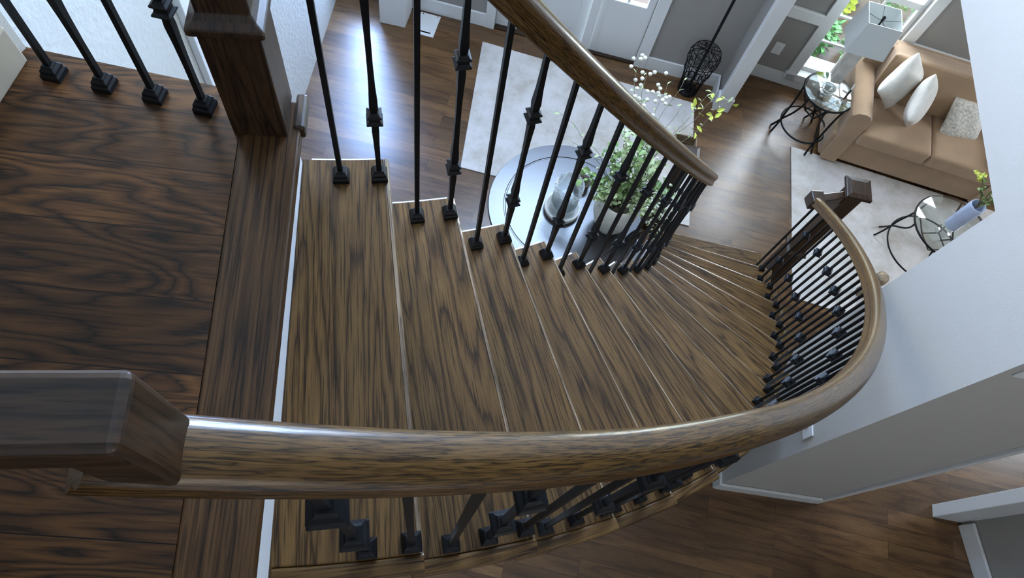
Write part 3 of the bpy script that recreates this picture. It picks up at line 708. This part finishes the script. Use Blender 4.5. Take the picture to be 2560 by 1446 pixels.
# ------------------------------------------------------------------ living room
def sidetable(name, label, x, y, R, H, rot, r=0.0065, lowz=0.13, lowR=None):
    t = thing(name, label, 'side table', (x, y, 0.012 if x > 3.3 else 0.0), rot); lowR = lowR or R*0.95
    MB().ring((0, 0, H-0.012), R, r, 64, 8).build('top_ring', IRON, t)
    MB().lathe([(0, H-0.006), (R-0.004, H-0.006), (R, H-0.002), (R-0.002, H+0.002), (0, H+0.002)], seg=64).build('glass_top', GLASS3, t)
    MB().ring((0, 0, lowz), lowR, r*0.9, 64, 8).build('lower_ring', IRON, t)
    for i in range(3):
        a = i*2*PI/3
        for s in (-1, 1):
            P = bez((R*math.cos(a+s*0.62), R*math.sin(a+s*0.62), H-0.015), (R*0.80*math.cos(a+s*0.50), R*0.80*math.sin(a+s*0.50), H*0.62), (lowR*0.97*math.cos(a+s*0.20), lowR*0.97*math.sin(a+s*0.20), lowz*1.7), (lowR*math.cos(a), lowR*math.sin(a), lowz), 12)
            P += bez(P[-1], (lowR*1.03*math.cos(a-s*0.06), lowR*1.03*math.sin(a-s*0.06), lowz*0.7), (lowR*1.08*math.cos(a-s*0.12), lowR*1.08*math.sin(a-s*0.12), lowz*0.35), (lowR*1.15*math.cos(a-s*0.16), lowR*1.15*math.sin(a-s*0.16), 0.006), 6)[1:]
            MB().tube(P, r, 8).build('leg', IRON, t)
    q = R*0.36
    MB().tube([(q, 0, H*0.55), (0, q, H*0.55), (-q, 0, H*0.55), (0, -q, H*0.55), (q, 0.001, H*0.55)], r*0.8, 6).build('diamond_brace', IRON, t)
    for a in (0, PI/2, PI, 3*PI/2):
        MB().tube([(q*math.cos(a), q*math.sin(a), H*0.55), (0.6*R*math.cos(a), 0.6*R*math.sin(a), H*0.72), (R*math.cos(a), R*math.sin(a), H-0.015)], r*0.8, 6).build('brace', IRON, t)
    return t
T1H = 0.515
sidetable('side_table', 'round black iron and glass side table by the window, left of the sofa', 2.975, 3.315, 0.188, T1H, 2.9, r=0.0080, lowR=0.182)
sidetable('side_table', 'larger round black iron and glass table on the living room rug before the sofa', 3.655, 2.215, 0.268, 0.435, 2.4, r=0.0068, lowR=0.275)

# table lamp
TLX, TLY = 3.015, 3.395
tl = thing('table_lamp', 'table lamp with square tapered pale linen shade in front of the window', 'lamp', (TLX, TLY, T1H+0.003), AZ-0.06)
MB().box((0, 0, 0.012), (0.095, 0.095, 0.024)).build('base_plate', GLASS2, tl, bevel=0.003)
m = MB(); m.sqloft([(0.024, 0.024), (0.04, 0.038), (0.36, 0.038), (0.375, 0.018), (0.40, 0.010)]); m.build('column', STONE, tl, bevel=0.003)
m = MB(); z0, z1, hb, ht = 0.395, 0.640, 0.138, 0.114
vv = []
for z, h in ((z0, hb), (z1, ht), (z1, ht-0.003), (z0, hb-0.003)):
    for dx, dy in ((-1, -1), (1, -1), (1, 1), (-1, 1)): vv.append((dx*h, dy*h*0.92, z))
ff = []
for i in range(4):
    for k in range(4):
        ff.append((i*4+k, i*4+(k+1) % 4, ((i+1) % 4)*4+(k+1) % 4, ((i+1) % 4)*4+k))
m.add(vv, ff); m.build('lamp_shade', SHADE, tl)
MB().tube([(-ht+0.003, 0, 0.632), (0, 0, 0.60), (ht-0.003, 0, 0.632)], 0.0018, 6).tube([(0, -ht*0.9, 0.632), (0, 0, 0.60), (0, ht*0.9, 0.632)], 0.0018, 6).build('spider', IRON, tl)
MB().lathe([(0.006, 0.37), (0.006, 0.60), (0.011, 0.605), (0.009, 0.618), (0.012, 0.63), (0.0, 0.642)], seg=14).build('finial', IRON, tl)
# picture frame and small glass on the side table
pf = thing('picture_frame', 'small dark wooden frame standing on the glass side table beside the lamp', 'frame', (3.085, 3.270, T1H+0.004), 0.9)
MB().box((0, 0, 0.052), (0.070, 0.012, 0.100)).build('frame', W_NEWEL, pf, bevel=0.002)
o = MB().box((0, 0.022, 0.035), (0.012, 0.045, 0.006)).build('easel_back', W_NEWEL, pf)
MB().box((0, -0.0065, 0.052), (0.048, 0.002, 0.076)).build('picture', PILLOW, pf)
cg = thing('crystal_bowl', 'clear crystal bowl on the glass side table under the lamp', 'bowl', (2.935, 3.300, T1H+0.004))
MB().lathe([(0, 0), (0.028, 0), (0.045, 0.02), (0.052, 0.05), (0.048, 0.05), (0.04, 0.022), (0, 0.008)], seg=24).build('bowl', GLASS2, cg)
MB().lathe([(0.049, 0.05), (0.053, 0.05), (0.053, 0.054), (0.049, 0.054)], seg=24, closed=True).build('rim', WHITE, cg)

# sofa
sf = thing('sofa', 'tan suede sofa with rolled arm and two seat cushions against the window wall', 'sofa', (3.225, 3.095, 0.011), math.radians(-18.6))
def soft(name, c, d, m, parent, bev=0.03, puff=0.0, n=8, rot=None, seam=True):
    """rounded cushion: a superellipsoid-like pillow box"""
    b = MB(); nx_, ny_, nz_ = n, n, 4; vs = {}; 
    def pt(i, j, k):
        x, y, z = 2*i/nx_-1, 2*j/ny_-1, 2*k/nz_-1
        f = puff*(1-x*x)*(1-y*y)
        return (c[0]+x*d[0]/2, c[1]+y*d[1]/2, c[2]+z*(d[2]/2+f))
    idx = {}; V = []; F = []
    def g(i, j, k):
        if (i, j, k) not in idx: idx[(i, j, k)] = len(V); V.append(pt(i, j, k))
        return idx[(i, j, k)]
    for i in range(nx_):
        for j in range(ny_): F.append((g(i, j, nz_), g(i+1, j, nz_), g(i+1, j+1, nz_), g(i, j+1, nz_))); F.append((g(i, j+1, 0), g(i+1, j+1, 0), g(i+1, j, 0), g(i, j, 0)))
    for i in range(nx_):
        for k in range(nz_): F.append((g(i, 0, k), g(i+1, 0, k), g(i+1, 0, k+1), g(i, 0, k+1))); F.append((g(i, ny_, k+1), g(i+1, ny_, k+1), g(i+1, ny_, k), g(i, ny_, k)))
    for j in range(ny_):
        for k in range(nz_): F.append((g(0, j, k+1), g(0, j+1, k+1), g(0, j+1, k), g(0, j, k))); F.append((g(nx_, j, k), g(nx_, j+1, k), g(nx_, j+1, k+1), g(nx_, j, k+1)))
    b.add(V, F, True)
    o = b.build(name, m, parent, bevel=bev, bseg=4)
    return o
soft('base', (0.565, 0.27, 0.155), (1.40, 0.60, 0.25), SUEDE, sf, 0.02)
for x in (0.292, 0.832): soft('seat_cushion', (x, 0.185, 0.345), (0.535, 0.53, 0.13), SUEDE, sf, 0.028, 0.012)
o = soft('back_cushion', (0, 0, 0), (1.08, 0.17, 0.38), SUEDE, sf, 0.05, 0.0); o.location = (0.562, 0.42, 0.585); o.rotation_euler = (-0.16, 0, 0)
soft('back', (0.565, 0.525, 0.40), (1.34, 0.10, 0.70), SUEDE, sf, 0.03)
def arm(x):
    prof = [(-0.062, 0.03), (-0.062, 0.30), (-0.075, 0.40), (-0.095, 0.47), (-0.090, 0.525), (-0.060, 0.555), (-0.015, 0.565), (0.035, 0.555), (0.066, 0.52), (0.072, 0.47), (0.064, 0.38), (0.064, 0.03)]
    m = MB(); V = []
    ys = (-0.055, -0.035, 0.55)
    for q, y in enumerate(ys):
        for a, b_ in prof:
            s = 0.90 if q == 0 else 1.0
            V.append((x+a*s, y, 0.03+(b_-0.03)*(0.985 if q == 0 else 1)))
    n = len(prof); F = [tuple(range(n))]
    for q in range(2):
        for k in range(n): F.append((q*n+k, q*n+(k+1) % n, (q+1)*n+(k+1) % n, (q+1)*n+k))
    F.append(tuple(range(3*n-1, 2*n-1, -1)))
    m.add(V, [f[::-1] for f in F], True)
    return m.build('arm', SUEDE, sf, bevel=0.006)
arm(-0.045); arm(1.175)
for x in (-0.06, 1.19):
    for y in (0.0, 0.5): MB().lathe([(0.018, -0.0), (0.024, 0.04)], c=(x, y, 0.0), seg=12).build('foot', W_NEWEL, sf)
def pillow(name, label, c, size, rot, m, th=0.10):
    n = 10; V = []; F = []; idx = {}
    for s in (1, -1):
        for i in range(n+1):
            for j in range(n+1):
                x, y = 2*i/n-1, 2*j/n-1; e = (1-abs(x)**2.6)*(1-abs(y)**2.6)
                pin = 1-0.10*(1-abs(x)**1.5)*abs(y)**3; pin2 = 1-0.10*(1-abs(y)**1.5)*abs(x)**3
                if s == -1 and (i in (0, n) or j in (0, n)): idx[(s, i, j)] = idx[(1, i, j)]; continue
                idx[(s, i, j)] = len(V); V.append((x*size/2*pin2, y*size/2*pin, s*th*0.5*e**0.55+0.006*math.sin(7*x+3*y)*e))
        for i in range(n):
            for j in range(n):
                f = (idx[(s, i, j)], idx[(s, i+1, j)], idx[(s, i+1, j+1)], idx[(s, i, j+1)]); F.append(f if s == 1 else f[::-1])
    o = MB().add(V, F, True).build(name, m, subsurf=1)
    o.location = c; o.rotation_euler = rot
    return tag(o, label, 'pillow')
sa = math.radians(-18.6); ex_, ey_ = (math.cos(sa), math.sin(sa)), (-math.sin(sa), math.cos(sa))
def SL(x, y, z): return (3.225+ex_[0]*x+ey_[0]*y, 3.095+ex_[1]*x+ey_[1]*y, z)
pillow('throw_pillow', 'ivory throw pillow standing on its corner against the rolled arm of the tan sofa', SL(0.135, 0.255, 0.675), 0.385, (PI/2-0.30, PI/4, sa+0.55), PILLOW, 0.14)
pillow('throw_pillow', 'ivory throw pillow leaning in front, nearer the middle of the tan sofa', SL(0.300, 0.150, 0.650), 0.38, (PI/2-0.35, PI/4, sa+0.95), PILLOW, 0.14)
fp = pillow('shaggy_pillow', 'shaggy pale grey pillow lying on the right seat cushion of the tan sofa', SL(0.745, 0.270, 0.510), 0.33, (0.95, 0.0, sa+0.15), FUR, 0.13)

# blue vase with flowers on the far glass table
bvx, bvy, bvz = 3.560, 2.180, 0.450
bv = thing('tall_vase', 'tall pale blue vase on a clear glass foot standing on the iron and glass table', 'vase', (bvx, bvy, bvz))
MB().lathe([(0, 0), (0.050, 0), (0.052, 0.012), (0.024, 0.030), (0.034, 0.045), (0.040, 0.060), (0.030, 0.078), (0.0, 0.082)], seg=28).build('glass_foot', GLASS2, bv)
MB().lathe([(0.0, 0.082), (0.040, 0.082), (0.050, 0.095), (0.052, 0.33), (0.048, 0.345), (0.044, 0.335), (0.046, 0.10), (0.0, 0.10)], seg=36).build('body', BLUEV, bv)
fb = thing('flower_arrangement', 'spray of white and yellow blossoms with dark twigs in the tall blue vase', 'flowers', (bvx, bvy, bvz+0.33))
for tx, ty, tz, kd in ((-0.02, 0.16, 0.12, 'y'), (0.06, 0.12, 0.16, 'y'), (0.04, 0.03, 0.14, 'w'), (0.09, -0.02, 0.10, 'w'), (-0.05, 0.08, 0.10, 'g'), (0.10, 0.06, 0.14, 'w'), (-0.02, -0.04, 0.09, 'g')):
    P = bez((0, 0, -0.05), (0, 0, 0.04), (tx*0.5, ty*0.5, tz), (tx, ty, tz), 10)
    br = MB().tube(P, 0.004, 6).build('branch', STEM, fb); m = MB()
    for i in range(4, 11): leaf(m, P[i], (fr.uniform(-1, 1), fr.uniform(-1, 1), 0.3), 0.035, 0.35)
    m.build('leaves', LEAF, br); m = MB()
    if kd != 'g':
        for _ in range(7):
            c = P[-1]+Vector((fr.uniform(-1, 1), fr.uniform(-1, 1), fr.uniform(-1, 1)))*0.03
            for q in range(5): leaf(m, c, (math.cos(q*1.257), math.sin(q*1.257), 0.5), 0.024, 0.5, (0, 0, 1))
        m.build('blossoms', BLOOM if kd == 'w' else YBLOOM, br)
o = MB().lathe([(0, 0), (0.040, 0), (0.046, 0.02), (0.042, 0.05), (0.048, 0.085), (0.044, 0.12), (0.050, 0.16), (0.045, 0.20), (0.048, 0.24), (0.042, 0.275), (0.030, 0.285), (0.0, 0.285)], seg=32).build('wooden_vase', W_PALE, grain=(1, 0, 0.2))
o.location = (3.150, 1.905, 0.011); tag(o, 'carved pale wooden vase with ring grooves standing on the rug near the wall corner', 'vase')

# wall plates
def plate(name, label, p, ang, w_, h_, cat='switch plate'):
    t = thing(name, label, cat, p, ang)
    MB().box((0, 0, 0), (w_, 0.007, h_)).build('plate', WHITE, t, bevel=0.002)
    MB().box((0, -0.005, 0), (w_*0.22, 0.006, h_*0.28)).build('toggle', WHITE, t)
    return t
p = wP(2.786, 0.004); plate('outlet_plate', 'white plate on the grey wall below the chair rail left of the window', (p[0], p[1], 0.335), wa, 0.075, 0.115)
plate('light_switch', 'white light switch plate on the beige wall beside the staircase handrail', (1.834, 0.690, 1.13), AZ-PI/2, 0.12, 0.09)
plate('wall_sensor', 'small white device on the beige wall high above the hallway', (1.875, 0.568, 2.33), math.radians(-9.5), 0.05, 0.07, 'sensor')

# ------------------------------------------------------------------ outside
MB().prism([(-3, 4.9), (2.2, 3.98), (2.2, 16), (-3, 16)], -0.12, -0.06).build('ground_paving', PAVE, kind='structure')
MB().prism([(2.2, 4.3), (2.6, 4.1), (9, 2.0), (16, 2), (16, 16), (2.2, 16)], -0.12, -0.06).build('ground_lawn', LAWN, kind='structure')
sr = random.Random(5)
for i, (x, y, rr, hh, mt, lab) in enumerate(((3.27, 4.28, 0.19, 0.42, SHRUBL, 'low green shrub close outside the window on the left'), (3.76, 4.10, 0.22, 0.40, SHRUBL, 'low green shrub close outside the window on the right'),
        (3.50, 4.70, 0.24, 0.62, SHRUBY, 'yellow flowering shrub just behind the low ones outside the window'), (3.85, 5.15, 0.36, 0.70, SHRUBL, 'tall green shrub farthest outside the window'), (4.35, 4.55, 0.30, 0.50, SHRUBL, 'green shrub outside behind the lamp shade'), (4.75, 5.3, 0.36, 0.7, SHRUBL, 'broad green shrub at the edge of the lawn outside'))):
    t = thing('garden_shrub', lab, 'shrub', (x, y, -0.06), 0, 'shrubs outside the living room window')
    MB().tube([(0, 0, 0), (0.01, 0.01, hh*0.8)], 0.012, 6).build('stem', STEM, t)
    m = MB()
    for _ in range(520):
        a, ph, q = sr.uniform(0, 2*PI), sr.uniform(-0.9, PI/2), sr.uniform(0.45, 1)**0.5
        p = (rr*q*math.cos(ph)*math.cos(a), rr*q*math.cos(ph)*math.sin(a), hh*0.55+hh*0.5*q*math.sin(ph))
        leaf(m, p, (math.cos(a)+sr.uniform(-.5, .5), math.sin(a)+sr.uniform(-.5, .5), sr.uniform(-0.3, 0.9)), sr.uniform(0.04, 0.075), 0.45)
    m.build('foliage', mt, t)
